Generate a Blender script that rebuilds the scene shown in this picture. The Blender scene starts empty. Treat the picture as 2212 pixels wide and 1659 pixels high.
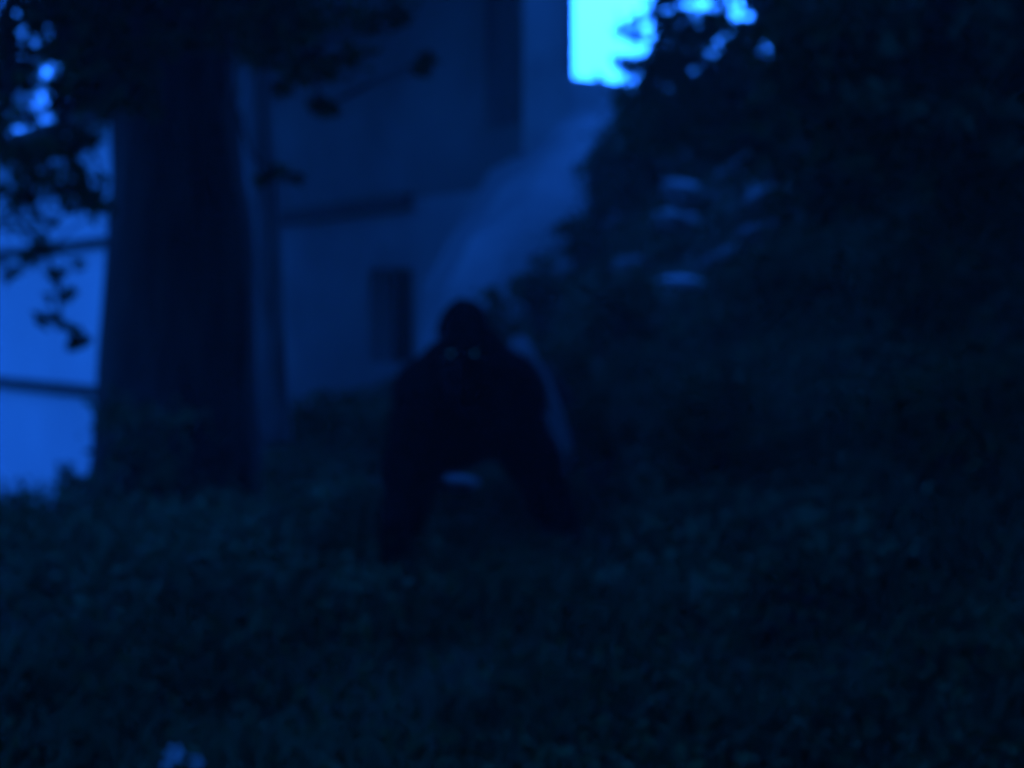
import bpy, math, random
import numpy as np
from mathutils import Vector, Matrix
R = math.radians
random.seed(7); rng = np.random.default_rng(7)
scene = bpy.context.scene
col = scene.collection

# ------------------------------------------------------------------ camera
F = 50 / 36 * 2212                                  # focal length in units of a 2212 px wide frame
HOR = 700.0                                         # row of the horizon in that frame
CAMZ = 1.2
PITCH = math.atan((829.5 - HOR) / F)
cam = bpy.data.objects.new('camera', bpy.data.cameras.new('camera')); col.objects.link(cam)
cam.location = (0, 0, CAMZ)
cam.rotation_euler = (R(90) - PITCH, 0, 0)
cam.data.lens = 50; cam.data.sensor_width = 36
cam.data.clip_start = .05; cam.data.clip_end = 3000
cam.data.dof.use_dof = True
cam.data.dof.focus_distance = 1.35
cam.data.dof.aperture_fstop = 3.2
scene.camera = cam
# ------------------------------------------------------------------ world, sun, exposure
TINT = (0.013, 0.15, 1.0)
SUN_EL, SUN_AZ = R(32), R(6)                     # azimuth from +Y, clockwise
w = bpy.data.worlds.new('World'); scene.world = w; w.use_nodes = True
nt = w.node_tree; nt.nodes.clear()
sky = nt.nodes.new('ShaderNodeTexSky'); sky.sky_type = 'NISHITA'; sky.sun_disc = False
sky.sun_elevation = SUN_EL; sky.sun_rotation = SUN_AZ
sky.dust_density = 4.0
bw = nt.nodes.new('ShaderNodeRGBToBW')
mul = nt.nodes.new('ShaderNodeVectorMath'); mul.operation = 'MULTIPLY'; mul.inputs[1].default_value = TINT
bg = nt.nodes.new('ShaderNodeBackground'); bg.inputs[1].default_value = 0.10
wo = nt.nodes.new('ShaderNodeOutputWorld')
nt.links.new(sky.outputs[0], bw.inputs[0]); nt.links.new(bw.outputs[0], mul.inputs[0])
nt.links.new(mul.outputs[0], bg.inputs[0]); nt.links.new(bg.outputs[0], wo.inputs[0])
sl = bpy.data.lights.new('sun', 'SUN'); sl.energy = 0.5; sl.angle = R(12)
sl.color = (0.012, 0.145, 1.0)
so = bpy.data.objects.new('sun', sl); col.objects.link(so)
sd = Vector((math.sin(SUN_AZ) * math.cos(SUN_EL), math.cos(SUN_AZ) * math.cos(SUN_EL), math.sin(SUN_EL)))
so.rotation_euler = sd.to_track_quat('Z', 'Y').to_euler()
scene.view_settings.view_transform = 'Standard'; scene.view_settings.look = 'None'
scene.view_settings.gamma = 1; scene.view_settings.exposure = 3.0
scene.cycles.use_denoising = True
scene.cycles.max_bounces = 5; scene.cycles.diffuse_bounces = 4
scene.cycles.sample_clamp_indirect = 6

# ------------------------------------------------------------------ helpers
def P(px, py, d):
    """world point seen at (px, py) of the 2212x1659 frame, at world depth y = d"""
    xc = (px - 1106) / F; yc = -(py - 829.5) / F
    c, s = math.cos(PITCH), math.sin(PITCH)
    v = Vector((xc, c + yc * s, -s + yc * c))
    return Vector((0, 0, CAMZ)) + v * (d / v.y)

def sst(a, b, x):
    t = np.clip((x - a) / (b - a), 0, 1); return t * t * (3 - 2 * t)

_ph = rng.uniform(0, 6.28, (24, 3)); _dr = rng.normal(0, 1, (24, 3))
_dr /= np.linalg.norm(_dr, axis=1)[:, None]
def noise3(p, f=1.0):
    """cheap smooth noise, about -1..1"""
    p = np.asarray(p, float) * f; s = np.zeros(p.shape[:-1]); a = 1; t = 0
    for k in range(24):
        fr = 1.0 + .45 * k
        s += np.sin(p @ _dr[k] * fr + _ph[k, 0] + 1.3 * np.sin(p @ _dr[(k + 5) % 24] * fr * .7 + _ph[k, 1])) / fr ** .8
        t += 1 / fr ** 1.6
    return s / math.sqrt(t) / 1.3

def H(x, y):
    """height of the ground: level hollow, bank on the right, drop beyond the big tree, unseen rim added to block sky light"""
    x = np.asarray(x, float); y = np.asarray(y, float)
    xr = np.interp(y, [-5, 3, 6, 9, 13, 18, 24], [1.4, 1.1, .95, .45, -.3, -.9, -.5])
    slope = np.interp(y, [0, 5, 9, 14, 18, 24, 40], [.25, .3, .55, 1.15, 1.75, 1.9, .9])
    cap = np.interp(y, [0, 6, 12, 18, 23, 40], [1.2, 1.6, 2.9, 4.1, 4.7, 4.8])
    t = np.maximum(x - xr, 0)
    bank = cap * (1 - np.exp(-slope * t / cap * (t / (t + .5))))
    h = bank + .2 * sst(12, 24, y)
    drop = sst(-1.5, -5.5, x) * sst(8.2, 13, y) * 2.0
    h = h - drop
    back = sst(-2, -16, y) * 11 * sst(-14, -4, x) + sst(9, 24, x) * 9 * sst(40, 14, y)  # rise behind and far right, out of view, raised to hold back sky light
    h = h + back
    p = np.stack([x, y, 0 * x], -1)
    return h + .05 * noise3(p, .9) + .02 * noise3(p, 3.1)

def new_mesh(name, V, Fc, mat=None, parent=None, smooth=False, local=True):
    """links one mesh object; vertices are world coordinates, moved into the parent's frame"""
    V = np.asarray(V, float)
    if parent is not None and local:
        V = V - np.array(parent.location)
    me = bpy.data.meshes.new(name)
    if isinstance(Fc, np.ndarray):
        n, k = Fc.shape
        me.vertices.add(len(V)); me.vertices.foreach_set('co', V.ravel())
        me.loops.add(n * k); me.loops.foreach_set('vertex_index', Fc.ravel().astype(np.int32))
        me.polygons.add(n); me.polygons.foreach_set('loop_start', np.arange(0, n * k, k, dtype=np.int32))
        me.update(calc_edges=True); me.validate()
    else:
        me.from_pydata([tuple(v) for v in V], [], Fc)
    if smooth:
        me.polygons.foreach_set('use_smooth', [True] * len(me.polygons))
    o = bpy.data.objects.new(name, me); col.objects.link(o)
    if mat: me.materials.append(mat)
    if parent is not None: o.parent = parent
    return o

def tag(o, label=None, cat=None, group=None, kind=None):
    if label: o['label'] = label
    if cat: o['category'] = cat
    if group: o['group'] = group
    if kind: o['kind'] = kind
    return o

def empty(name, loc, label, cat, group=None):
    o = bpy.data.objects.new(name, None); col.objects.link(o); o.location = loc
    o.empty_display_size = .2
    return tag(o, label, cat, group)

def mat(name, c1, c2=None, scale=4.0, rough=.9, bump=.3, bscale=None, stretch=(1, 1, 1), spec=.2, detail=5):
    m = bpy.data.materials.new(name); m.use_nodes = True
    n = m.node_tree.nodes; l = m.node_tree.links; b = n['Principled BSDF']
    b.inputs['Roughness'].default_value = rough
    b.inputs['Specular IOR Level'].default_value = spec
    c2 = c2 or c1
    tc = n.new('ShaderNodeTexCoord'); mp = n.new('ShaderNodeMapping'); mp.inputs['Scale'].default_value = stretch
    l.new(tc.outputs['Object'], mp.inputs[0])
    no = n.new('ShaderNodeTexNoise'); no.inputs['Scale'].default_value = scale; no.inputs['Detail'].default_value = detail
    l.new(mp.outputs[0], no.inputs[0])
    cr = n.new('ShaderNodeValToRGB')
    cr.color_ramp.elements[0].position = .35; cr.color_ramp.elements[1].position = .65
    cr.color_ramp.elements[0].color = (*c1, 1); cr.color_ramp.elements[1].color = (*c2, 1)
    l.new(no.outputs[0], cr.inputs[0]); l.new(cr.outputs[0], b.inputs['Base Color'])
    if bump:
        nb = n.new('ShaderNodeTexNoise'); nb.inputs['Scale'].default_value = bscale or scale * 4; nb.inputs['Detail'].default_value = 6
        l.new(mp.outputs[0], nb.inputs[0])
        bu = n.new('ShaderNodeBump'); bu.inputs['Strength'].default_value = bump; bu.inputs['Distance'].default_value = .03
        l.new(nb.outputs[0], bu.inputs['Height']); l.new(bu.outputs[0], b.inputs['Normal'])
    return m

M = dict(
    soil=mat('soil', (.014, .03, .012), (.035, .065, .028), .9, bump=.6, bscale=14, spec=.03),
    grass=mat('grass', (.017, .052, .018), (.042, .1, .04), .5, rough=.95, bump=0, spec=.05),
    leaf=mat('leaf', (.014, .048, .012), (.036, .09, .022), .8, rough=.85, bump=0, spec=.1),
    leaf_pale=mat('leaf_pale', (.035, .095, .035), (.06, .15, .06), .8, rough=.8, bump=0, spec=.12),
    bark=mat('bark', (.016, .018, .016), (.036, .04, .036), 3, bump=.9, bscale=12, stretch=(3, 3, .5)),
    bark_pale=mat('bark_pale', (.08, .08, .08), (.16, .16, .16), 3, bump=.6, bscale=14, stretch=(3, 3, .6)),
    plaster=mat('plaster', (.09, .095, .09), (.17, .18, .17), .45, bump=.4, bscale=9, detail=8),
    pale_plaster=mat('pale_plaster', (.66, .68, .7), (.78, .8, .82), .5, bump=.2, bscale=9),
    stone=mat('stone', (.26, .26, .26), (.44, .44, .44), .8, bump=.7, bscale=7),
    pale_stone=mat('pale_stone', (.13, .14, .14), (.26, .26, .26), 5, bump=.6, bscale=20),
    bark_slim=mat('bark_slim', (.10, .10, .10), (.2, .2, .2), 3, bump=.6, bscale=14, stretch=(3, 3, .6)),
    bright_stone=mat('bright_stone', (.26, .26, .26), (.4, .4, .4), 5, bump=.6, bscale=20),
    light_shade_tone=mat('light_shade_tone', (.2, .2, .2), (.3, .3, .3), .6, bump=.6, bscale=8),  # tone holds light on the lower wall, shade on the buttress edge
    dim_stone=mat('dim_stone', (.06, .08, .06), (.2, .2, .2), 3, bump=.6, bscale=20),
    timber=mat('timber', (.03, .028, .026), (.06, .055, .05), 5, bump=.4, stretch=(.5, 4, 4)),
    tile=mat('tile', (.05, .04, .038), (.1, .08, .07), 2, bump=.5),
    dark=mat('doorway_shade', (.003, .003, .003), (.008, .008, .008), 4, bump=.4, stretch=(4, 4, .6)),
    fur=mat('fur', (.004, .004, .004), (.012, .012, .012), 14, rough=.95, bump=.6, bscale=50, spec=.05),
    hide=mat('hide', (.010, .010, .010), (.02, .02, .02), 20, rough=.8, bump=.5, bscale=60, spec=.1),
    petal=mat('petal', (.75, .75, .75), (.85, .85, .85), 20, rough=.6, bump=0),
)

def eye_mat():
    m = bpy.data.materials.new('eyeshine'); m.use_nodes = True
    b = m.node_tree.nodes['Principled BSDF']
    b.inputs['Base Color'].default_value = (.02, .03, .03, 1)
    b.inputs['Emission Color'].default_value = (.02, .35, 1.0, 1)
    b.inputs['Emission Strength'].default_value = .03  # reflected shine of the eyes put in as emission
    return m
M['eye'] = eye_mat()

def tube(pts, rad, seg=10, bump=0, seed=0):
    """tapered tube through pts, closed at both ends"""
    pts = [Vector(p) for p in pts]; V = []; Fc = []
    up = Vector((0.13, .27, 1)).normalized(); n = len(pts)
    for i, p in enumerate(pts):
        t = (pts[min(i + 1, n - 1)] - pts[max(i - 1, 0)]).normalized()
        a = t.cross(up if abs(t.dot(up)) < .95 else Vector((1, 0, 0))).normalized(); b = t.cross(a)
        r = rad[i] if hasattr(rad, '__len__') else rad
        for k in range(seg):
            th = 2 * math.pi * k / seg
            q = a * math.cos(th) + b * math.sin(th)
            V.append(p + q * r)
    V = np.array([tuple(v) for v in V])
    if bump:
        c = np.repeat(np.array([tuple(p) for p in pts]), seg, axis=0)
        d = V - c; V = c + d * (1 + bump * noise3(V * np.array([1, 1, .35]) + seed, 5))[:, None]
    for i in range(n - 1):
        for k in range(seg):
            k2 = (k + 1) % seg
            Fc.append((i * seg + k, i * seg + k2, (i + 1) * seg + k2, (i + 1) * seg + k))
    Fc.append(tuple(range(seg))[::-1]); Fc.append(tuple((n - 1) * seg + k for k in range(seg)))
    return V, Fc

def merge(parts):
    V = []; Fc = []; o = 0
    for v, f in parts:
        V.append(np.asarray(v, float)); Fc += [tuple(int(i) + o for i in q) for q in f]; o += len(v)
    return np.concatenate(V), Fc

def box(c, u, v, wv):
    """box from centre c and three half-axis vectors"""
    c, u, v, wv = map(lambda q: np.array(q, float), (c, u, v, wv))
    V = [c + a * u + b * v + d * wv for a in (-1, 1) for b in (-1, 1) for d in (-1, 1)]
    Fc = [(0, 1, 3, 2), (4, 6, 7, 5), (0, 4, 5, 1), (2, 3, 7, 6), (0, 2, 6, 4), (1, 5, 7, 3)]
    return np.array(V), Fc

def leaves(C, size, jitter=.35, droop=.3):
    """one folded leaf (two quads' worth of outline, 6 vertices) at each centre"""
    n = len(C); s = size * (1 + jitter * rng.uniform(-1, 1, n))
    a = rng.normal(0, 1, (n, 3)); a[:, 2] -= droop; a /= np.linalg.norm(a, axis=1)[:, None]
    b = np.cross(a, rng.normal(0, 1, (n, 3))); b /= np.linalg.norm(b, axis=1)[:, None]
    c = np.cross(a, b)
    S = s[:, None]
    base = C - a * S * .5; tip = C + a * S * .5 - c * S * .06
    l = C + b * S * .24 + c * S * .05; r = C - b * S * .24 + c * S * .05
    V = np.stack([base, l, tip, r], 1).reshape(-1, 3)
    return V, (np.arange(n)[:, None] * 4 + np.arange(4)[None, :])

def clumps(centres, n, spread):
    """n leaf centres scattered in clumps round the given centres"""
    centres = np.asarray([tuple(c) for c in centres], float)
    i = rng.integers(0, len(centres), n)
    sp = np.asarray(spread)
    sp = sp[i][:, None] if sp.ndim else sp
    d = rng.normal(0, 1, (n, 3)); d[:, 2] *= .7
    return centres[i] + d * sp

# ------------------------------------------------------------------ ground
gx = np.concatenate([np.linspace(-150, -14, 16)[:-1], np.linspace(-14, 14, 225), np.linspace(14, 150, 16)[1:]])
gy = np.concatenate([np.linspace(-120, -8, 16)[:-1], np.linspace(-8, 34, 330), np.linspace(34, 220, 20)[1:]])
X, Y = np.meshgrid(gx, gy); Z = H(X, Y)
ny, nx = X.shape
idx = np.arange(ny * nx).reshape(ny, nx)
Fg = np.stack([idx[:-1, :-1], idx[:-1, 1:], idx[1:, 1:], idx[1:, :-1]], -1).reshape(-1, 4)
g = new_mesh('ground', np.stack([X, Y, Z], -1).reshape(-1, 3), Fg, M['soil'], smooth=True)
tag(g, kind='structure')

def on_ground(px, py, d0=4., d1=30.):
    """depth at which the sight line through a frame pixel meets the ground"""
    for d in np.arange(d0, d1, .05):
        q = P(px, py, d)
        if q.z < float(H(q.x, q.y)): return d
    return d1
STONES = [
    ('large pale boulder high on the bank, right of the buttress', 1500, 428, 150, 55, -.35),
    ('long pale stone slanting up to the right above the boulder', 1582, 368, 105, 34, .5),
    ('dim pale stone right of the large boulder', 1650, 430, 110, 50, .35),
    ('small flat pale stone low on the bank, brightest of the bank stones', 1482, 618, 115, 34, -.15),
    ('dim stone left below the large boulder', 1420, 400, 80, 60, .2),
    ('dim slanting stone slab below the long pale stone', 1640, 500, 130, 34, .35),
    ('wide dim stone on the bank directly below the large boulder', 1480, 490, 150, 60, -.3),
    ('broad dim slab lying across the bank, right above the small flat pale stone', 1590, 545, 160, 36, .3),
    ('dim mossy stone on the bank, left of the small flat pale stone', 1370, 575, 110, 40, .05),
    ('low dim stone near the foot of the bank, below the small flat pale stone', 1430, 700, 110, 30, -.1),
    ('small round stone on the bank above the shoulder of the creature', 1255, 700, 60, 34, 0)]
BARE = [(1482, 105, on_ground(1482, 618, 8)), (975, 120, 8.1), (857, 60, 6.75)]
def clear(x, y):
    """false where a stone lies bare among the grass"""
    px = 1106 + F * x / y; ok = np.ones(len(x), bool)
    for a, w_, d in BARE: ok &= ~((abs(px - a) < w_ / 2 + 6) & (y > d - (.5 if d > 9 else .25)) & (y < d + .4))
    return ok

# grass blades and low weeds: nobody could count them
n = 130000
gy_ = 2.2 + 26 * rng.random(n) ** 1.7
gx_ = rng.uniform(-.52, .52, n) * gy_
dens = noise3(np.stack([gx_, gy_, 0 * gx_], -1), .8)
keep = dens + rng.normal(0, .35, n) > -.25
keep &= clear(gx_, gy_)
gx_, gy_, dens = gx_[keep], gy_[keep], dens[keep]
n = len(gx_); gz_ = H(gx_, gy_)
hgt = rng.uniform(.08, .26, n) * (1 + .6 * np.clip(dens, -1, 1))
ang = rng.uniform(0, 6.28, n); lean = rng.uniform(.1, .8, n)
wd = rng.uniform(.004, .011, n)
dx, dy = np.cos(ang), np.sin(ang); B = np.stack([gx_, gy_, gz_ - .02], -1)
S = np.stack([-dy * wd, dx * wd, 0 * wd], -1)
mid = B + np.stack([dx * hgt * lean * .25, dy * hgt * lean * .25, hgt * .6], -1)
tip = B + np.stack([dx * hgt * lean, dy * hgt * lean, hgt * (1 - .3 * lean)], -1)
V = np.stack([B - S, B + S, mid + S * .8, mid - S * .8, tip], 1).reshape(-1, 3)
k = np.arange(n)[:, None] * 5
Fq = [tuple(q) for q in (k + np.array([0, 1, 2, 3])).tolist()] + [tuple(q) for q in (k + np.array([3, 2, 4])).tolist()]
go = new_mesh('grass', V, Fq, M['grass']); tag(go, 'short rough grass over the ground of the hollow', 'grass', kind='stuff')

n = 55000                                           # ivy-like leaf litter and ground cover
cy = 2.4 + 22 * rng.random(1100) ** 1.5; cx = rng.uniform(-.5, .5, 1100) * cy
C = clumps(np.stack([cx, cy, H(cx, cy) + .07], -1), n, .10)
C[:, 2] = np.maximum(C[:, 2], H(C[:, 0], C[:, 1]) + .02)
C = C[clear(C[:, 0], C[:, 1])]; n = len(C)
V, Fq = leaves(C, .048)
tag(new_mesh('ground_cover', V, Fq, M['leaf']), 'low leafy weeds and ivy spreading over the hollow and bank', 'ground cover', kind='stuff')

# paler weeds in loose drifts: on the bank and in front of the big tree
cy = np.concatenate([rng.uniform(5.5, 17, 150), rng.uniform(5.5, 10.5, 110)])
cx = np.concatenate([rng.uniform(.07, .34, 150), rng.uniform(-.34, -.08, 110)]) * cy
C = clumps(np.stack([cx, cy, H(cx, cy) + .16], -1), 15000, rng.uniform(.08, .26, 260))
C[:, 2] = np.maximum(C[:, 2] * .5 + .5 * (H(C[:, 0], C[:, 1]) + .15), H(C[:, 0], C[:, 1]) + .04)
C = C[clear(C[:, 0], C[:, 1]) & ~((abs(C[:, 0] + .2) < .75) & (C[:, 1] < 8.6) & (C[:, 1] > 6))]
V, Fq = leaves(C, .07)
tag(new_mesh('weeds', V, Fq, M['leaf_pale']), 'paler leafy weeds in loose drifts on the bank and before the big trunk', 'weeds', kind='stuff')

# ------------------------------------------------------------------ ruined building behind
wa0 = np.array([-10.2, 36.1]); wa1 = np.array([.167, 21.4])          # left face, far end to near corner
u = (wa1 - wa0) / np.linalg.norm(wa1 - wa0); nrm = np.array([u[1], -u[0]])
if nrm[1] > 0: nrm = -nrm                                             # points to the camera's side
bld = empty('ruined_building', (wa1[0], wa1[1], 0), 'tall weathered building corner with dark doorway behind the creature', 'building')
L = np.linalg.norm(wa1 - wa0)
def onA(s, z, off=0.0):
    """point on the left face: s metres back from the corner"""
    p = wa1 - u * s + nrm * off
    return (p[0], p[1], z)
def s_of(px, py, d=None):
    r = (px - 1106) / F
    # intersect ray x = r*y with the face line
    A = np.array([[-u[0], 0], [-u[1], 0]])
    return (wa1[0] - r * wa1[1]) / (u[0] - r * u[1])
def zA(px, py):
    s = s_of(px, py); d = (wa1 - u * s)[1]
    return P(px, py, d).z
Htop = 9.5; thick = .95
ds0, ds1 = s_of(893, 0), s_of(797, 0); dz1 = zA(845, 578); dz0 = zA(845, 785)
def slab(s0, s1, z0, z1, o0=-thick, o1=0.):
    c0 = np.array(onA((s0 + s1) / 2, (z0 + z1) / 2, (o0 + o1) / 2))
    return box(c0, (*(u * abs(s1 - s0) / 2), 0), (*(nrm * abs(o1 - o0) / 2), 0), (0, 0, abs(z1 - z0) / 2))
lz = zA(893, 430)
wall_parts = [slab(0, ds0, -2, lz), slab(ds1, L, -2, lz), slab(ds0, ds1, dz1, lz), slab(ds0, ds1, -2, dz0)]
new_mesh('lower_wall', *merge(wall_parts), M['light_shade_tone'], bld)  # paler than the wall above: its stronger light put into the colour
new_mesh('upper_wall', *slab(0, L, lz + .001, Htop), M['plaster'], bld)
new_mesh('doorway_dark', *slab(ds0, ds1, dz0, dz1, -.62, -.5), M['dark'], bld)  # near-black panel in place of the dark inside of the open doorway
new_mesh('roof', *slab(-.4, L, Htop - 1.0, Htop - .8, .002, 2.2), M['tile'], bld)  # unseen eave added to darken the upper wall
ls0, ls1 = s_of(893, 0), s_of(596, 0); lz = zA(893, 430)
new_mesh('ledge', *slab(ls0, ls1, lz - .17, lz + .1, .002, .16), M['timber'], bld)
# dark panel beside the corner: canopy shade on the upper wall put into colour
M['canopy_shade'] = mat('canopy_shade_tone', (.035, .035, .035), (.09, .09, .09), 1.5, bump=.4, stretch=(2, 2, .4))
new_mesh('shade_panel', *slab(.02, s_of(1052, 0), zA(1100, 272), Htop - 1.05, .002, .03), M['canopy_shade'], bld)
# end face pier standing proud: light stone
en = np.array([-nrm[0], -nrm[1]])
e0 = wa1 + u * .01
pz = P(1130, 300, 21.4).z
# direction of the end face: right and away
ed = np.array([.93, .37]); ed /= np.linalg.norm(ed)
elen = ((1225 - 1106) / F * e0[1] - e0[0]) / (ed[0] - (1225 - 1106) / F * ed[1])
cpt = e0 + ed * elen / 2 + np.array([-ed[1], ed[0]]) * .5
pier = box((cpt[0], cpt[1], (Htop + -1) / 2), (*(ed * elen / 2), 0), (*(np.array([-ed[1], ed[0]]) * .497), 0), (0, 0, (Htop + 1) / 2))
new_mesh('corner_pier', *pier, M['stone'], bld)

# sloping buttress at the corner, its upper face tilted to the sky
def bp(px, py, d): return np.array(P(px, py, d))
Lft = [bp(1100, 282, 21.1), bp(1030, 425, 19.8), bp(962, 530, 18.6), bp(915, 620, 17.9), bp(905, 790, 17.4)]
Rgt = [bp(1380, 184, 22.6), bp(1340, 300, 21.6), bp(1290, 470, 20.0), bp(1240, 640, 18.8), bp(1180, 800, 18.2)]
V = []; Fc = []
NS = 7
rows = []
for i in range(4):
    for j in range(6 if i < 3 else 7):
        t = j / 6
        a = Lft[i] * (1 - t) + Lft[i + 1] * t; b = Rgt[i] * (1 - t) + Rgt[i + 1] * t
        rows.append([a * (1 - k / NS) + b * k / NS for k in range(NS + 1)])
rows = np.array(rows); nr = len(rows)
dpt = rows[0, :, 1]
for k, (x_, y_) in enumerate([(1100, 282), (1135, 252), (1180, 210), (1222, 166), (1262, 170), (1300, 174), (1340, 179), (1380, 184)]): rows[0, k] = bp(x_, y_, dpt[k])
rows[1:-1, 1:-1] += (noise3(rows[1:-1, 1:-1], 1.5) * .05)[..., None] * np.array([0, -1, .5])
fall = 1 + .09 * (1 - np.minimum(np.arange(NS + 1) / NS / .55, 1)) ** 2
rows = np.array([0, 0, CAMZ]) + (rows - np.array([0, 0, CAMZ])) * fall[None, :, None]
top = rows.reshape(-1, 3); low = top.copy(); low[:, 1] += 1.4; low[:, 2] = np.minimum(low[:, 2] - 1.0, -1)
V = np.concatenate([top, low]); nn = len(top); q = np.arange(nn).reshape(nr, NS + 1)
for i in range(nr - 1):
    for k in range(NS):
        Fc.append((q[i, k], q[i + 1, k], q[i + 1, k + 1], q[i, k + 1]))
        Fc.append((q[i, k] + nn, q[i, k + 1] + nn, q[i + 1, k + 1] + nn, q[i + 1, k] + nn))
edge = [q[i, 0] for i in range(nr)] + [q[-1, k] for k in range(1, NS + 1)] + [q[i, NS] for i in range(nr - 2, -1, -1)] + [q[0, k] for k in range(NS - 1, 0, -1)]
for i in range(len(edge)):
    a, b = edge[i], edge[(i + 1) % len(edge)]
    Fc.append((a, a + nn, b + nn, b))
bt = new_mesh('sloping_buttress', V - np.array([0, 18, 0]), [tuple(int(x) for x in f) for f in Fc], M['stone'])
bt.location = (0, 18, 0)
bt.data.materials.append(M['light_shade_tone'])                # darker left edge: its fade into shade put into the colour
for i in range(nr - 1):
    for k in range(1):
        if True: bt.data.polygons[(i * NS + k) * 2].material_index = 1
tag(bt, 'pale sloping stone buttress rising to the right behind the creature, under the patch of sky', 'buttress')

# ------------------------------------------------------------------ bright outbuilding seen left of the trunk
b0 = np.array([P(15, 700, 23.6).x, 23.6]); b1 = np.array([P(262, 700, 19.7).x, 19.7])
ub = (b1 - b0) / np.linalg.norm(b1 - b0); b0 = b0 - ub * 7; b1 = b1 + ub * .6
nb_ = np.array([ub[1], -ub[0]]); nb_ = nb_ if nb_[1] < 0 else -nb_
Lb = np.linalg.norm(b1 - b0)
hut = empty('outbuilding', (b0[0], b0[1], -1.7), 'pale bright plastered outbuilding with dark rails, left behind the big trunk', 'building')
def slabB(s0, s1, z0, z1, o0, o1):
    c0 = b1 - ub * (s0 + s1) / 2 + nb_ * (o0 + o1) / 2
    return box((c0[0], c0[1], (z0 + z1) / 2), (*(ub * abs(s1 - s0) / 2), 0), (*(nb_ * abs(o1 - o0) / 2), 0), (0, 0, abs(z1 - z0) / 2))
zt = P(240, 262, 20).z
new_mesh('wall', *slabB(0, Lb, -2.2, zt, -1.2, 0), M['pale_plaster'], hut)
zr = P(200, 846, 20.3).z
new_mesh('rail', *slabB(.02, Lb - .02, zr - .09, zr + .08, .002, .1), M['timber'], hut)
zr2 = P(200, 524, 20.3).z
r2 = new_mesh('rail', *slabB(.02, Lb - .02, zr2 - .07, zr2 + .07, .002, .07), M['timber'], hut)
new_mesh('roof', *merge([slabB(-.3, Lb + .3, zt + .003, zt + .12, -1.4, .4)]), M['tile'], hut)

# ------------------------------------------------------------------ trees
def trunk_mesh(axis, rads, seg=40, rib=.08, seed=0):
    """axis points + radii; cross-sections stay horizontal-ish, ridged like old bark"""
    zs = np.linspace(0, len(axis) - 1, 46)
    A = np.array([tuple(a) for a in axis], float)
    C = np.stack([np.interp(zs, range(len(A)), A[:, k]) for k in range(3)], -1)
    Rr = np.interp(zs, range(len(A)), rads)
    th = np.linspace(0, 2 * math.pi, seg, endpoint=False)
    V = C[:, None, :] + np.stack([np.cos(th)[None] * Rr[:, None], np.sin(th)[None] * Rr[:, None], 0 * th[None] * Rr[:, None]], -1)
    f = 1 + rib * noise3(np.stack([np.cos(th)[None] * 2 + 0 * zs[:, None] + seed, np.sin(th)[None] * 2 + 0 * zs[:, None], V[..., 2] * .5], -1), 1.6) \
        + rib * .4 * noise3(V * np.array([3, 3, .8]), 3)
    V[..., :2] = C[:, None, :2] + (V[..., :2] - C[:, None, :2]) * f[..., None]
    n0 = len(zs); q = np.arange(n0 * seg).reshape(n0, seg)
    Fq = np.stack([q[:-1], np.roll(q[:-1], -1, 1), np.roll(q[1:], -1, 1), q[1:]], -1).reshape(-1, 4)
    V = V.reshape(-1, 3)
    Fl = [tuple(r) for r in Fq.tolist()] + [tuple(q[0][::-1].tolist()), tuple(q[-1].tolist())]
    return V, Fl

# the big old tree
bx, by = P(395, 900, 9.3).x, 9.3
big = empty('old_tree', (bx, by, float(H(bx, by))), 'massive dark old tree trunk with flared base, left of the creature', 'tree')
def row(pxl, pxr, py, d=9.3):
    a, b = P(pxl, py, d), P(pxr, py, d); return (a + b) / 2, (b - a).length / 2
rws = [row(150, 600, 1150), row(190, 575, 1080), row(208, 568, 950), row(222, 560, 820), row(236, 553, 650), row(243, 545, 500),
       row(245, 520, 350), row(240, 505, 200), row(215, 500, 50), row(190, 500, -150), row(200, 480, -600), row(260, 430, -1100)]
V, Fl = trunk_mesh([r[0] for r in rws], [r[1] for r in rws], rib=.05)
new_mesh('trunk', V, Fl, M['bark'], big, smooth=True)
tips = []
limb = []
T = np.array(tuple(P(340, -150, 9.3)))
for k in range(15):
    a = k * 2.4 + .3; r = rng.uniform(3, 7.5); z0 = T[2] + rng.uniform(-.6, 2.2)
    s = np.array([T[0], T[1], z0]); e = np.array([T[0] + r * math.cos(a) , T[1] + r * math.sin(a), z0 + rng.uniform(.9, 2.5)])
    pts = [s + (e - s) * t + np.array([0, 0, .35 * math.sin(3.1 * t)]) + rng.normal(0, .12, 3) * (t > 0) for t in np.linspace(0, 1, 7)]
    limb.append(tube(pts, np.linspace(.17, .03, 7), 8)); tips += [p for p in pts[2:]]
new_mesh('limb', *merge(limb), M['bark'], big, smooth=True)
# crown spread wide out of view to block sky light; kept above the sight line except where the photo shows leaves
cc = []
while len(cc) < 560:
    a = rng.uniform(0, 6.28); r = 10.5 * math.sqrt(rng.random()); p = np.array([T[0] + 2.6 + r * math.cos(a) * 1.0, T[1] - 1.5 + r * math.sin(a), 0])
    if p[0] < -3.4 - .25 * max(6 - p[1], 0): continue
    zmin = CAMZ + (HOR + 60) / F * max(p[1], 2) + .45
    p[2] = max(zmin, 4.2) + rng.uniform(0, 2.6) * (1 - (r / 12) ** 2)
    cc.append(p)
for _ in range(150):  # extra clusters out of view, added to shade the upper ruin wall
    cc.append(np.array([rng.uniform(-5.2, -.3), rng.uniform(15, 21), 0])); cc[-1][2] = CAMZ + 760 / F * cc[-1][1] + rng.uniform(.3, 2.6)
C = clumps(cc, 66000, .30)
zl = CAMZ + (HOR + 10) / F * np.maximum(C[:, 1], 1) + .1
C = C[C[:, 2] > zl]
V, Fq = leaves(C, .17); new_mesh('crown', V, Fq, M['leaf'], big)

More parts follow.
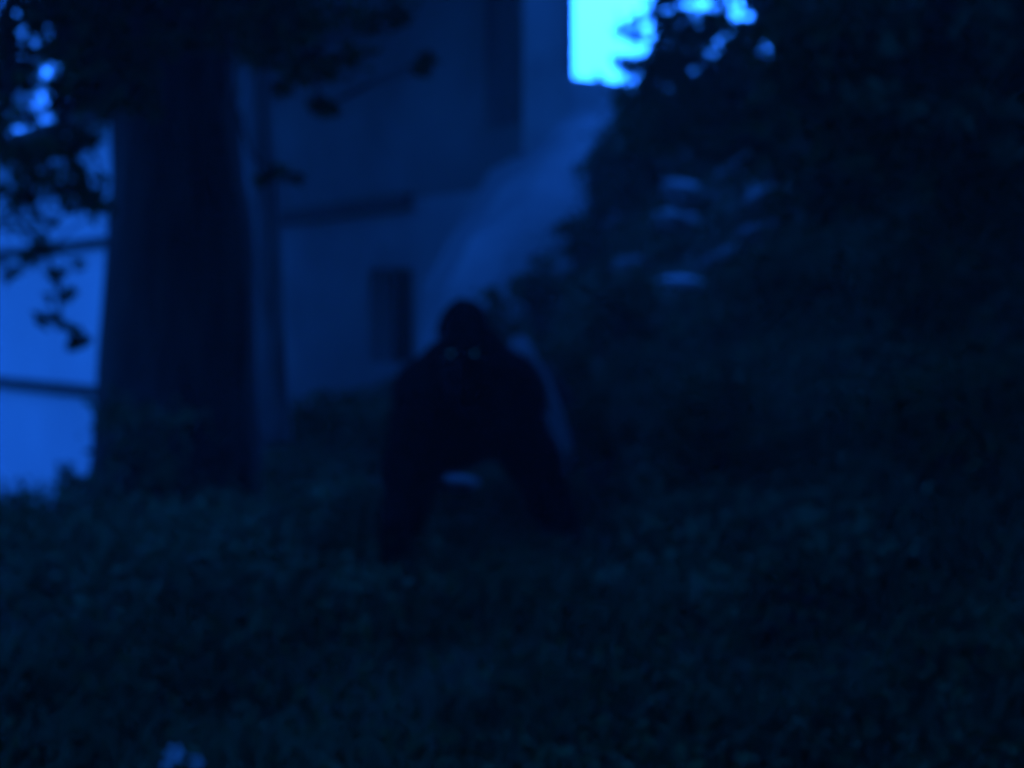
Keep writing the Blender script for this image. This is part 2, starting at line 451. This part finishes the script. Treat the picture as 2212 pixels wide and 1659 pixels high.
# drooping leafy branches of the old tree that hang into the frame
def droop_branch(parent, path, d, clus, nleaf, size, spread, material='leaf', r0=.02):
    pts = [P(x, y, d) for x, y in path]
    parts = [tube(pts, np.linspace(r0, r0 * .35, len(pts)), 6)]
    cs = []
    for (x, y, s) in clus:
        c = P(x, y, d + rng.uniform(-.15, .15)); cs.append((c, s))
        near = min(pts, key=lambda q: (q - c).length)
        if (near - c).length > .02: parts.append(tube([near, (near + c) / 2 + Vector((0, 0, .02)), c], [r0 * .4, r0 * .3, r0 * .2], 5))
    b = new_mesh('branch', *merge(parts), M['bark'], parent, smooth=True)
    Cc = clumps([c for c, s in cs], nleaf, [s * spread for c, s in cs])
    V, Fq = leaves(Cc, size)
    lv = new_mesh('foliage', V, Fq, M[material])
    lv.parent = b; lv.matrix_parent_inverse = Matrix.Identity(4)
    lv.data.transform(Matrix.Translation(-Vector(parent.location)))
    return b
LEFTCL = []
lgaps = [(100, 160, 11), (88, 172, 11), (45, 205, 12), (55, 218, 12), (66, 232, 9), (88, 208, 7), (40, 148, 8), (15, 165, 7), (108, 272, 15), (130, 270, 9), (36, 290, 12), (58, 288, 13)]
for y in range(-30, 345, 18):
    for x in range(-10, 340, 18):
        x1, y1 = x + rng.uniform(-6, 6), y + rng.uniform(-6, 6)
        if any(math.hypot(x1 - a, y1 - b) < r + 12 for a, b, r in lgaps): continue
        if x1 > 150 and y1 > 240: continue
        LEFTCL.append((x1, y1, 13))
LEFTCL += [(x + rng.uniform(-12, 12), y + rng.uniform(-12, 12), 15) for y in range(-30, 125, 26) for x in range(345, 660, 26)]
px_m = 8.0 / F                                        # one frame pixel at 8 m
droop_branch(big, [(300, -60), (190, 120), (90, 330), (40, 470), (100, 545), (130, 640), (130, 690), (165, 735)], 8,
    [(45, 560, 26), (25, 590, 16), (75, 545, 24), (105, 535, 14), (125, 590, 9), (133, 640, 17), (150, 635, 9), (170, 572, 10), (90, 690, 9), (115, 690, 12), (140, 705, 12),
     (160, 715, 9), (178, 735, 8), (158, 745, 7), (60, 500, 28), (25, 470, 26), (110, 480, 12), (210, 460, 18)], 330, .075, px_m * .9)
droop_branch(big, [(420, -200), (260, -40), (120, 60), (20, 110)], 8,
    LEFTCL, 9 * len(LEFTCL), .085, px_m * .8)
droop_branch(big, [(200, 150), (140, 260), (100, 360), (60, 430)], 8,
    [(x, y, 24) for x, y in [(30, 340), (80, 330), (130, 320), (170, 360), (60, 380), (110, 400), (20, 410), (150, 430), (190, 300), (185, 400), (215, 440), (160, 300), (60, 430)]], 700, .08, px_m * .85)
droop_branch(big, [(520, -150), (600, 20), (660, 120), (700, 230)], 8,
    [(x, y, s) for x, y, s in [(600, 60, 40), (560, 120, 30), (680, 60, 40), (640, 150, 30), (700, 150, 26), (690, 225, 16), (710, 235, 10), (610, 190, 14), (760, 120, 24), (780, 40, 36), (850, 30, 30), (915, 150, 9), (920, 130, 7), (560, 30, 40)]], 900, .085, px_m * .8)
droop_branch(big, [(500, 200), (540, 330), (590, 375), (640, 380)], 8,
    [(575, 385, 10), (595, 375, 10), (625, 378, 12), (645, 385, 7), (560, 395, 7)], 60, .08, px_m * .8, r0=.012)

# slender tree just behind the big trunk
sx, sy = P(585, 900, 11.0).x, 11.0
slim = empty('slender_tree', (sx, sy, float(H(sx, sy))), 'slimmer tree standing half hidden behind the big trunk, on its right side', 'tree')
def rw2(c, w_, py): return P(c, py, 11.0), w_ / 2 / F * 11
rr = [rw2(575, 110, 960), rw2(578, 92, 850), rw2(576, 78, 700), rw2(570, 70, 500), rw2(560, 62, 300), rw2(550, 58, 100), rw2(540, 50, -300), rw2(535, 34, -700)]
V, Fl = trunk_mesh([r[0] for r in rr], [r[1] for r in rr], seg=24, rib=.05, seed=4)
new_mesh('trunk', V, Fl, M['bark_slim'], slim, smooth=True)
C = clumps([P(540 + rng.uniform(-330, 330), -600 + rng.uniform(-250, 250), 11 + rng.uniform(-1, 2.5)) for _ in range(40)], 5000, .28)
V, Fq = leaves(C, .15); new_mesh('crown', V, Fq, M['leaf'], slim)

def tree(name, label, base, height, r, crown, nleaf, size, spread, group=None, m='leaf', lean=(0, 0)):
    x, y = base; z = float(H(x, y)) - .1
    e = empty(name, (x, y, z), label, 'tree', group)
    ax = [(x + lean[0] * t + .06 * math.sin(5 * t), y + lean[1] * t, z + height * t) for t in np.linspace(0, 1, 6)]
    V, Fl = trunk_mesh(ax, np.linspace(r, r * .35, 6) * np.array([1.35, 1, .9, .8, .7, .5]), seg=18, rib=.05, seed=x)
    new_mesh('trunk', V, Fl, M['bark'], e, smooth=True)
    crown = [np.array(tuple(c)) for c in crown]
    parts = []
    for c in crown[::max(1, len(crown) // 14)]:
        s = np.array(ax[3]) if c[2] > ax[3][2] else np.array(ax[2])
        md = (s + c) / 2 + np.array([0, 0, .15]); parts.append(tube([s, md, c], [r * .3, r * .18, r * .07], 6))
    new_mesh('limb', *merge(parts), M['bark'], e, smooth=True)
    V, Fq = leaves(clumps(crown, nleaf, spread), size); new_mesh('crown', V, Fq, M[m], e)
    return e

# tree on the bank: its leaves break up the patch of sky, then close it off to the right
def rp(x0, x1, y0, y1, d0, d1): return P(rng.uniform(x0, x1), rng.uniform(y0, y1), rng.uniform(d0, d1))
gaps = [(1440, 22, 10), (1495, 20, 9), (1588, 12, 14), (1602, 38, 10), (1566, 66, 10), (1470, 8, 8), (1530, 5, 9), (1737, 3, 9), (1665, 120, 15), (1366, 182, 13), (1378, 110, 22), (1395, 65, 22), (1350, 25, 30), (1400, 20, 12), (1910, 92, 15), (1640, 95, 5)]
pts_ = []
for y in range(-40, 330, 17):
    for x in range(1345, 2000, 17):
        x1, y1 = x + rng.uniform(-6, 6), y + rng.uniform(-6, 6)
        if x1 < np.interp(y1, [-40, 0, 50, 90, 130, 180, 215], [1408, 1398, 1378, 1360, 1350, 1346, 1300]): continue
        if any(math.hypot(x1 - a, y1 - b) < r + 7 for a, b, r in gaps): continue
        pts_.append((x1, y1))
pts_ += [(1345, 62), (1352, 140), (1340, 128), (1350, 70), (1385, 130), (1370, 85), (1382, 40)]
cr = [P(x, y, 15 + rng.uniform(-.8, .8)) for x, y in pts_]
NG = len(cr)
sp = [.075] * NG
for _ in range(170):
    x = rng.uniform(1760, 2350); cr.append(P(x, rng.uniform(-250, 330) , rng.uniform(13.5, 16))); sp.append(.26)
for _ in range(40):
    cr.append(P(rng.uniform(1500, 2300), rng.uniform(250, 330), rng.uniform(14, 16))); sp.append(.24)
cr2 = cr; 
bank_tree = tree('bank_tree', 'leafy tree on the bank beside the bright patch of sky', (4.4, 15.2), 5.0, .2, cr2[NG:], 15000, .15, .26)
cs = clumps(cr[:NG], NG * 30, .05); V, Fq = leaves(cs, .10)
tw = [tube([P(1700, 40, 15), P(1560, 60, 15), P(1450, 75, 15), P(1350, 65, 15), P(1330, 20, 15)], [.05, .035, .025, .015, .008], 6),
      tube([P(1560, 60, 15), P(1480, 120, 15), P(1390, 130, 15), P(1340, 150, 15)], [.03, .02, .014, .008], 6),
      tube([P(1450, 75, 15), P(1400, 30, 15), P(1380, -40, 15)], [.02, .015, .01], 6)]
br = new_mesh('branch', *merge(tw), M['bark'], bank_tree, smooth=True)
lv = new_mesh('foliage', V - np.array(bank_tree.location), Fq, M['leaf_pale']); lv.parent = br

cr = [rp(1700, 2330, -150, 430, 7.3, 9.5) for _ in range(90)] + [rp(1950, 2330, 300, 700, 7.3, 9) for _ in range(26)]
tree('hanging_tree', 'dark tree with hanging foliage filling the right edge of the frame', (3.9, 8.3), 4.0, .14, cr, 9500, .10, .17)
for c_ in list(col.objects):
    if c_.name == 'hanging_tree':
        V, Fq = leaves(clumps([P(x, y, 7.1) for x, y in [(1930, 85), (1910, 95), (1840, 20), (1960, 25), (2100, 50), (2150, 100), (2140, 40), (2050, 245), (2110, 225), (2160, 240), (1880, 210), (1990, 240), (2090, 260), (2180, 330)]], 700, .05), .09)
        lv = new_mesh('pale_foliage', V, Fq, M['leaf_pale'], c_)
cr = [rp(1500, 2300, 210, 420, 23, 27) for _ in range(60)] + [rp(1370, 1600, 235, 440, 23, 25) for _ in range(50)] + [rp(1760, 2300, -150, 300, 22, 27) for _ in range(70)]
tree('far_tree', 'black far tree on top of the bank behind the others', (6.2, 25.5), 4.2, .25, cr, 12000, .24, .5)

# grove rising behind the outbuilding: closes the upper left of the frame, placed to shade the ruin wall too
def hole(x, y): return -60 < x < 200 and 80 < y < 370
for lab, x0, x1, bxy, hh in [('dark tree rising behind the roof of the outbuilding, nearest to the big trunk', 150, 420, (-7.0, 24.5), 6.5),
                      ('tall dark tree behind the outbuilding at the top left edge', -420, 150, (-10.5, 26.5), 7.0),
                      ('dark tree whose crown shows between the big trunk and the ruined building', 330, 600, (-5.6, 26.8), 6.5)]:
    cr = []
    while len(cr) < 75:
        x, y = rng.uniform(x0, x1), rng.uniform(-700, 300 if x < 400 else 160)
        if hole(x, y): continue
        cr.append(P(x, y, rng.uniform(23.2, 26.5)))
    tree('grove_tree', lab, bxy, hh, .22, cr, 9000, .2, .38, group='grove behind the outbuilding')

# ------------------------------------------------------------------ bushes
def bush(label, px, py_top, py_bot, wpx, d, nleaf, size, m='leaf', group='bushes around the hollow'):
    c = P(px, py_bot, d); x = c.x; z = float(H(x, d)); zt_ = max(P(px, py_top, d).z, z + .25)
    e = empty('bush', (x, d, z), label, 'bush', group)
    wr = wpx / 2 / F * d; h = zt_ - z
    cs = []; st = []
    for k in range(12):
        a = rng.uniform(0, 6.28); r = wr * math.sqrt(rng.random()) * .8
        p = np.array([x + r * math.cos(a), d + r * math.sin(a) * .8, z + h * rng.uniform(.3, .88) * (1 - .35 * (r / wr) ** 2)])
        cs.append(p); st.append(tube([(x, d, z - .05), ((x + p[0]) / 2, (d + p[1]) / 2, z + (p[2] - z) * .6), p], [.018, .012, .006], 5))
    new_mesh('stem', *merge(st), M['bark'], e)
    V, Fq = leaves(clumps(cs, nleaf, min(wr, h) * .24), size)
    new_mesh('foliage', V, Fq, M[m], e)
    return e
bush('low dark bush in front of the bright outbuilding wall at the left edge', 20, 1045, 1110, 150, 10.6, 500, .07)
bush('thin twiggy bush against the bright wall, left of the trunk', 150, 965, 1110, 95, 10.9, 330, .07)
bush('weedy bush at the foot of the big trunk', 330, 790, 1080, 260, 8.4, 650, .07, 'leaf_pale')
bush('low bush between the trunk and the doorway', 700, 835, 930, 260, 12, 900, .09)
bush('greenish bush below the doorway', 800, 845, 960, 190, 10.5, 700, .08, 'leaf_pale')
bush('small dark shrub on the bank edge above the head of the creature', 1065, 572, 640, 110, 15.5, 500, .09)
bush('bush on the bank right above the shoulder of the creature', 1180, 640, 790, 230, 11.5, 1200, .09)
bush('broad greenish bush on the bank right of the buttress', 1310, 575, 720, 230, 13.5, 1500, .1, 'leaf_pale')
bush('slim dark shrub on the bank against the right side of the buttress', 1290, 300, 480, 90, 18.5, 900, .1)
bush('large black shrub on top of the bank, just under the bright patch of sky', 1370, 195, 420, 190, 19.5, 2600, .13)
bush('leafy shrub at the bank edge overlapping the lower right side of the buttress', 1165, 520, 620, 120, 16.5, 900, .1)
bush('leafy shrub higher on the bank edge, overlapping the right side of the buttress', 1250, 430, 560, 110, 17.5, 900, .1)
bush('low black shrub filling the gap under the larger ones on top of the bank', 1378, 375, 450, 110, 19, 1100, .1)
bush('wide dark shrub on top of the bank, right of the one under the sky', 1520, 215, 400, 230, 19.5, 2800, .13)
bush('pale leaved bush beyond the flat stone on the bank', 1700, 500, 640, 330, 11.5, 1400, .09, 'leaf_pale')
bush('dark bush behind the hip of the creature', 1290, 800, 980, 170, 9.2, 1000, .07)
bush('wide dark bush in the right middle of the hollow', 1560, 760, 1010, 360, 8.2, 1500, .07)
bush('tall dark bush at the right edge of the frame', 2080, 620, 1130, 420, 6.6, 1700, .07)
bush('low scrubby bush in the right foreground', 1720, 1180, 1380, 260, 5.4, 500, .045)
bush('lowest dark bush in the bottom right corner', 2060, 1300, 1600, 330, 4.2, 700, .05)

# ------------------------------------------------------------------ stones, shadow piece, branches, flowers
def rock(name, label, px, py, wpx, hpx, d, tilt=0, cat='stone', group='pale stones on the bank', m='pale_stone', emb=.25):
    seg, rg = 20, 12
    th = np.linspace(0, 2 * math.pi, seg, endpoint=False); ph = np.linspace(0, math.pi, rg)[1:-1]
    D = np.concatenate([[[0, 0, 1]], np.stack([np.sin(ph)[:, None] * np.cos(th), np.sin(ph)[:, None] * np.sin(th), np.cos(ph)[:, None] + 0 * th], -1).reshape(-1, 3), [[0, 0, -1]]])
    c = P(px, py, d); a = wpx / 2 / F * d; b = hpx / 2 / F * d
    rad = 1 + .16 * noise3(D + px, 1.1)
    Vv = D * rad[:, None] * np.array([a, a, b])
    ct, st_ = math.cos(tilt), math.sin(tilt)
    Vv = np.stack([Vv[:, 0] * ct - Vv[:, 2] * st_, Vv[:, 1], Vv[:, 0] * st_ + Vv[:, 2] * ct], -1)
    Fl = []; n_ = len(ph)
    for k in range(seg):
        k2 = (k + 1) % seg
        Fl.append((0, 1 + k, 1 + k2)); Fl.append((len(D) - 1, 1 + (n_ - 1) * seg + k2, 1 + (n_ - 1) * seg + k))
        for i in range(n_ - 1):
            Fl.append((1 + i * seg + k, 1 + (i + 1) * seg + k, 1 + (i + 1) * seg + k2, 1 + i * seg + k2))
    o = new_mesh(name, Vv, Fl, M[m], smooth=True); o.location = c
    return tag(o, label, cat, group)
for lab, px, py, wp, hp, ti in STONES:
    d = on_ground(px, py, 8)
    c_ = P(px, py, d); print('stone', px, py, round(d, 2))
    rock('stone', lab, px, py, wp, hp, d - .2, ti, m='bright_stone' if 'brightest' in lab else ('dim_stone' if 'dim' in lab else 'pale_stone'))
rock('stone', 'flat pale stone on the ground seen under the belly of the creature', 975, 1043, 150, 34, 8.1, .0, group='pale stones on the ground')
rock('stone', 'small pale stone below and behind the belly of the creature', 1068, 1152, 26, 20, on_ground(1068, 1152, 5), .0, group='pale stones on the ground')
# leaning pale branch behind the creature
M['bare_wood'] = mat('bare_wood', (.12, .12, .12), (.22, .22, .22), 3, bump=.4, stretch=(3, 3, .6))
pts = [P(1118, 735, 9.0), P(1132, 770, 8.95), P(1165, 830, 8.9), P(1190, 890, 8.85), P(1212, 960, 8.8), P(1225, 1020, 8.75)]
lg = new_mesh('leaning_branch', *tube([p for p in pts], [.05, .07, .07, .07, .065, .06], 12, bump=.08), M['bare_wood'], smooth=True)
tag(lg, 'pale bare branch leaning behind the right shoulder of the creature', 'branch')
pts = [P(1165, 790, 9.3), P(1205, 860, 9.3), P(1235, 930, 9.25), P(1262, 990, 9.2)]  # dark leaning shape built in place of shadow in the bush
lg = new_mesh('bush_shadow', *tube(pts, [.07, .10, .11, .12], 12, bump=.1), M['bark'], smooth=True)
tag(lg, 'short black leaning shape added as the shadow in the bush, right behind the pale branch', 'bush_shadow')
# pale flowers at the bottom left
for (px, py, lab) in [(380, 1625, 'largest pale flower, upper one at the bottom edge'), (425, 1645, 'pale flower right of the largest one at the bottom edge'), (360, 1652, 'small pale flower left of the largest one at the bottom edge')]:
    d = 3.3; c = P(px, py, d); z0 = float(H(c.x, d))
    e = empty('flower', (c.x, d, z0), lab, 'flower', 'pale flowers in the grass')
    new_mesh('stem', *tube([(c.x + .01, d + .01, z0 - .02), (c.x, d + .02, (z0 + c.z) / 2), (c.x, d, c.z)], [.003, .003, .003], 5), M['grass'], e)
    ps = []
    s = .025 if px == 380 else (.02 if px == 425 else .015)
    for k in range(6):
        a = k * math.pi / 3; dv = np.array([math.cos(a), -.5, math.sin(a)]); c0 = np.array(tuple(c))
        sd_ = np.array([-math.sin(a), 0, math.cos(a)])
        Vp = [c0, c0 + dv * s * .6 + sd_ * s * .35, c0 + dv * s * 1.1, c0 + dv * s * .6 - sd_ * s * .35]
        Vp += [v + np.array([0, .002, 0]) for v in Vp]
        ps.append((Vp, [(0, 1, 2, 3), (7, 6, 5, 4), (0, 4, 5, 1), (1, 5, 6, 2), (2, 6, 7, 3), (3, 7, 4, 0)]))
    new_mesh('petals', *merge(ps), M['petal'], e)

# ------------------------------------------------------------------ the creature
def sdf_mesh(prims, lo, hi, h):
    """prims: (a, b, ra, rb, k) round cones joined by smooth minimum; surface-nets polygoniser"""
    lo = np.array(lo); hi = np.array(hi)
    ns = np.ceil((hi - lo) / h).astype(int) + 1
    ax = [lo[i] + h * np.arange(ns[i]) for i in range(3)]
    G = np.stack(np.meshgrid(*ax, indexing='ij'), -1).astype(np.float32)
    D = np.full(G.shape[:3], 9., np.float32)
    for a, b, ra, rb, k in prims:
        a = np.array(a, np.float32); b = np.array(b, np.float32); ab = b - a
        m = max(ra, rb) + 4 * k + h * 2
        i0 = np.maximum(((np.minimum(a, b) - m - lo) / h).astype(int), 0); i1 = np.minimum(((np.maximum(a, b) + m - lo) / h).astype(int) + 1, ns)
        s = tuple(slice(i0[j], i1[j]) for j in range(3))
        g_ = G[s]; t = np.clip(((g_ - a) @ ab) / max(float(ab @ ab), 1e-9), 0, 1)
        d = np.linalg.norm(g_ - a - t[..., None] * ab, axis=-1) - (ra + (rb - ra) * t)
        o = D[s]; hh = np.maximum(k - np.abs(o - d), 0) / k
        D[s] = np.minimum(o, d) - hh * hh * k * .25
    ins = D < 0
    c = np.zeros(tuple(ns - 1) + (3,)); w_ = np.zeros(tuple(ns - 1))
    base = np.stack(np.meshgrid(*[np.arange(n_ - 1) for n_ in ns], indexing='ij'), -1).astype(float)
    cor = [(i, j, k) for i in (0, 1) for j in (0, 1) for k in (0, 1)]
    def sub(A, o): return A[o[0]:ns[0] - 1 + o[0], o[1]:ns[1] - 1 + o[1], o[2]:ns[2] - 1 + o[2]]
    for p in cor:
        for axn in range(3):
            if p[axn]: continue
            q = list(p); q[axn] = 1; q = tuple(q)
            d0, d1 = sub(D, p), sub(D, q); m = (d0 < 0) != (d1 < 0)
            t = np.where(m, d0 / np.where(m, d0 - d1, 1), 0)
            for r_ in range(3):
                c[..., r_] += np.where(m, p[r_] + (t if r_ == axn else 0), 0)
            w_ += m
    act = w_ > 0; ids = -np.ones(w_.shape, int); ids[act] = np.arange(act.sum())
    V = lo + (base[act] + c[act] / w_[act][:, None]) * h
    Fq = []
    for axn in range(3):
        o1, o2 = [(1, 2), (2, 0), (0, 1)][axn]
        a_ = [slice(0, None)] * 3; b_ = [slice(0, None)] * 3
        a_[axn] = slice(0, -1); b_[axn] = slice(1, None)
        m = ins[tuple(a_)] != ins[tuple(b_)]; fl = ins[tuple(a_)]
        I = np.argwhere(m)
        I = I[(I[:, o1] > 0) & (I[:, o2] > 0) & (I[:, o1] < ns[o1] - 1) & (I[:, o2] < ns[o2] - 1)]
        e1 = np.zeros(3, int); e1[o1] = 1; e2 = np.zeros(3, int); e2[o2] = 1
        q = np.stack([ids[tuple((I - e1 - e2).T)], ids[tuple((I - e2).T)], ids[tuple(I.T)], ids[tuple((I - e1).T)]], -1)
        f = fl[tuple(I.T)]; q[~f] = q[~f][:, ::-1]; Fq.append(q)
    return V, np.concatenate(Fq)

gz = lambda x, y: float(H(x, y))
ape = empty('ape_creature', (P(1010, 900, 7.2).x, 7.2, gz(-.2, 7.2)), 'black shaggy ape-like creature on all fours facing the camera, eyes faintly shining', 'ape')
def Q(px, py, d): return np.array(tuple(P(px, py, d)))
pr = []
def cone(a, b, ra, rb, k=.05): pr.append((a, b, ra, rb, k))
m = 7.0 / F                                        # metres per frame pixel at 7 m
# trunk of the body: chest high in front, hips lower behind
cone(Q(1006, 868, 7.15), Q(1005, 880, 7.9), 113 * m, 95 * m)
cone(Q(940, 850, 7.05), Q(1090, 850, 7.1), 82 * m, 88 * m, .08)       # shoulders
cone(Q(1000, 790, 7.1), Q(1010, 865, 7.25), 54 * m, 100 * m, .06)       # nape and hump
cone(Q(905, 835, 7.1), Q(962, 770, 7.15), 40 * m, 40 * m, .06)
cone(Q(1118, 832, 7.15), Q(1046, 758, 7.15), 44 * m, 44 * m, .06)
cone(Q(940, 950, 7.25), Q(1075, 900, 7.5), 66 * m, 50 * m, .08)         # belly
# head
cone(Q(1003, 700, 7.0), Q(1002, 745, 6.95), 48 * m, 52 * m, .04)      # skull with tall crest
cone(Q(1004, 682, 7.05), Q(1006, 720, 7.1), 38 * m, 48 * m, .04)
cone(Q(1000, 800, 6.84), Q(1000, 822, 6.84), 44 * m, 36 * m, .04)      # muzzle and jaw
cone(Q(966, 748, 6.80), Q(1034, 748, 6.80), 15 * m, 15 * m, .02)      # brow ridge
cone(Q(972, 782, 6.80), Q(965, 800, 6.84), 16 * m, 18 * m, .02)       # cheeks
cone(Q(1028, 782, 6.80), Q(1035, 800, 6.84), 16 * m, 18 * m, .02)
cone(Q(1000, 765, 6.77), Q(1000, 793, 6.72), 8 * m, 15 * m, .015)     # nose
cone(Q(985, 820, 6.72), Q(1015, 820, 6.72), 8 * m, 8 * m, .01)        # upper lip
cone(Q(986, 836, 6.735), Q(1014, 836, 6.735), 8 * m, 8 * m, .01)      # lower lip
# arm planted forward on the left
LH = Q(857, 1205, 6.75); LH[2] = gz(LH[0], LH[1]) + .07
cone(Q(925, 850, 7.05), Q(885, 1000, 6.95), 62 * m, 50 * m, .06)
cone(Q(885, 1000, 6.95), LH + np.array([.005, .02, .05]), 47 * m, 32 * m, .05)
# arm on the right, set further back
RH = Q(1228, 1105, 7.35); RH[2] = gz(RH[0], RH[1]) + .07
cone(Q(1095, 860, 7.12), Q(1150, 985, 7.3), 66 * m, 50 * m, .06)
cone(Q(1150, 985, 7.3), RH + np.array([-.01, .02, .05]), 47 * m, 34 * m, .05)
# knuckles: palm, four folded fingers, thumb
for Hd, sgn in ((LH, 1), (RH, -1)):
    cone(Hd + np.array([-.03, .0, .03]), Hd + np.array([.03, 0, .03]), .042, .042, .02)
    for k in range(4):
        x0 = -.052 + .035 * k; ln = (.0, .012, .01, -.004)[k if sgn > 0 else 3 - k]
        a = Hd + np.array([x0, -.03, .035]); b = Hd + np.array([x0 * 1.08, -.078 - ln, .012]); c = Hd + np.array([x0 * 1.08, -.06, -.045]); e_ = Hd + np.array([x0, -.015, -.05])
        cone(a, b, .017, .0155, .006); cone(b, c, .0155, .014, .004); cone(c, e_, .014, .012, .004)
    a = Hd + np.array([sgn * .055, .01, .03]); b = Hd + np.array([sgn * .082, -.03, .0]); c = Hd + np.array([sgn * .078, -.055, -.035])
    cone(a, b, .018, .016, .01); cone(b, c, .016, .012, .005)
# hind legs behind the arms
for (hx, kx, fx, fd, ky) in ((935, 915, 885, 8.05, 985), (1085, 1160, 1180, 8.2, 985)):
    Ft = Q(fx, 1100, fd); Ft[2] = gz(Ft[0], Ft[1]) + .06
    Kn = Q(kx, ky, 7.62); cone(Q(hx, 900, 7.95), Kn, 78 * m, 52 * m, .07)
    An = Ft + np.array([0, .05, .06]); cone(Kn, An, 48 * m, 30 * m, .04)
    cone(An, Ft + np.array([0, -.16, -.015]), .05, .042, .03)
    for k in range(5):
        x0 = -.04 + .02 * k; cone(Ft + np.array([x0, -.16, -.02]), Ft + np.array([x0 * 1.3, -.215, -.035]), .015, .012, .006)
allp = np.array([p[0] for p in pr] + [p[1] for p in pr])
V, Fq = sdf_mesh(pr, allp.min(0) - .38, allp.max(0) + .38, .0125)
nz = noise3(V * np.array([1, 1, .5]), 11) * .008
ctr = np.array(tuple(P(1008, 880, 7.4)))
face = (V[:, 1] < 6.93) & (V[:, 2] > P(1000, 850, 6.8).z)
hand = V[:, 2] < .12
dv = V - ctr; dv /= np.linalg.norm(dv, axis=1)[:, None]
V = V + dv * (nz * np.where(face | hand, .1, 1))[:, None]
body = new_mesh('body', V, Fq, M['fur'], ape, smooth=True)
# shaggy coat: tufts rooted all over the body except face and hands
me = body.data; nV = len(V); no = np.zeros(nV * 3); me.vertices.foreach_get('normal', no); no = no.reshape(-1, 3)
sel = rng.choice(np.where(~face & ~hand)[0], 26000)
root_ = V[sel] + rng.normal(0, .005, (len(sel), 3)); Nn = no[sel]
if ((root_ - ctr) * Nn).sum(1).mean() < 0: Nn = -Nn
dirn = Nn * .55 + np.array([0, 0, -1.0]) + rng.normal(0, .25, (len(sel), 3)); dirn /= np.linalg.norm(dirn, axis=1)[:, None]
ln = rng.uniform(.03, .075, len(sel))[:, None]
sd_ = np.cross(dirn, Nn + rng.normal(0, .3, Nn.shape)); sd_ /= np.linalg.norm(sd_, axis=1)[:, None]; sd_ *= .004
Vt = np.stack([root_ - sd_, root_ + sd_, root_ + dirn * ln + Nn * .004], 1).reshape(-1, 3)
new_mesh('coat', Vt, np.arange(len(Vt)).reshape(-1, 3), M['fur'], ape)
# eyes and ears
def ball(c, r, seg=16):
    th = np.linspace(0, 2 * math.pi, seg, endpoint=False); ph = np.linspace(.02, math.pi - .02, 10)
    Vb = np.stack([np.sin(ph)[:, None] * np.cos(th), np.sin(ph)[:, None] * np.sin(th), np.cos(ph)[:, None] + 0 * th], -1).reshape(-1, 3) * np.array(r) + c
    q = np.arange(len(Vb)).reshape(10, seg)
    return Vb, [tuple(r_) for r_ in np.stack([q[:-1], np.roll(q[:-1], -1, 1), np.roll(q[1:], -1, 1), q[1:]], -1).reshape(-1, 4).tolist()] + [tuple(q[0][::-1].tolist()), tuple(q[-1].tolist())]
for px in (973, 1025):
    new_mesh('eye', *ball(Q(px, 763, 6.775), (.0065, .006, .0065)), M['eye'], ape, smooth=True)
for px in (948, 1052):
    new_mesh('ear', *ball(Q(px, 752, 6.96), (.014, .02, .03)), M['hide'], ape, smooth=True)

# ------------------------------------------------------------------ thin haze over the hollow, added to lift the dark tones
V, Fl = box((0, 50, 11.5), (153, 0, 0), (0, 173, 0), (0, 0, 16))
hz = new_mesh('haze', V, Fl)
hm = bpy.data.materials.new('added_haze_air'); hm.use_nodes = True; hm.node_tree.nodes.clear()
pv = hm.node_tree.nodes.new('ShaderNodeVolumePrincipled'); ho = hm.node_tree.nodes.new('ShaderNodeOutputMaterial')
pv.inputs['Color'].default_value = (.8, 1, .9, 1); pv.inputs['Density'].default_value = .0031
hm.node_tree.links.new(pv.outputs[0], ho.inputs['Volume'])
hz.data.materials.append(hm); tag(hz, 'faint haze added through the hollow to lift its dark tones', 'haze', kind='stuff')
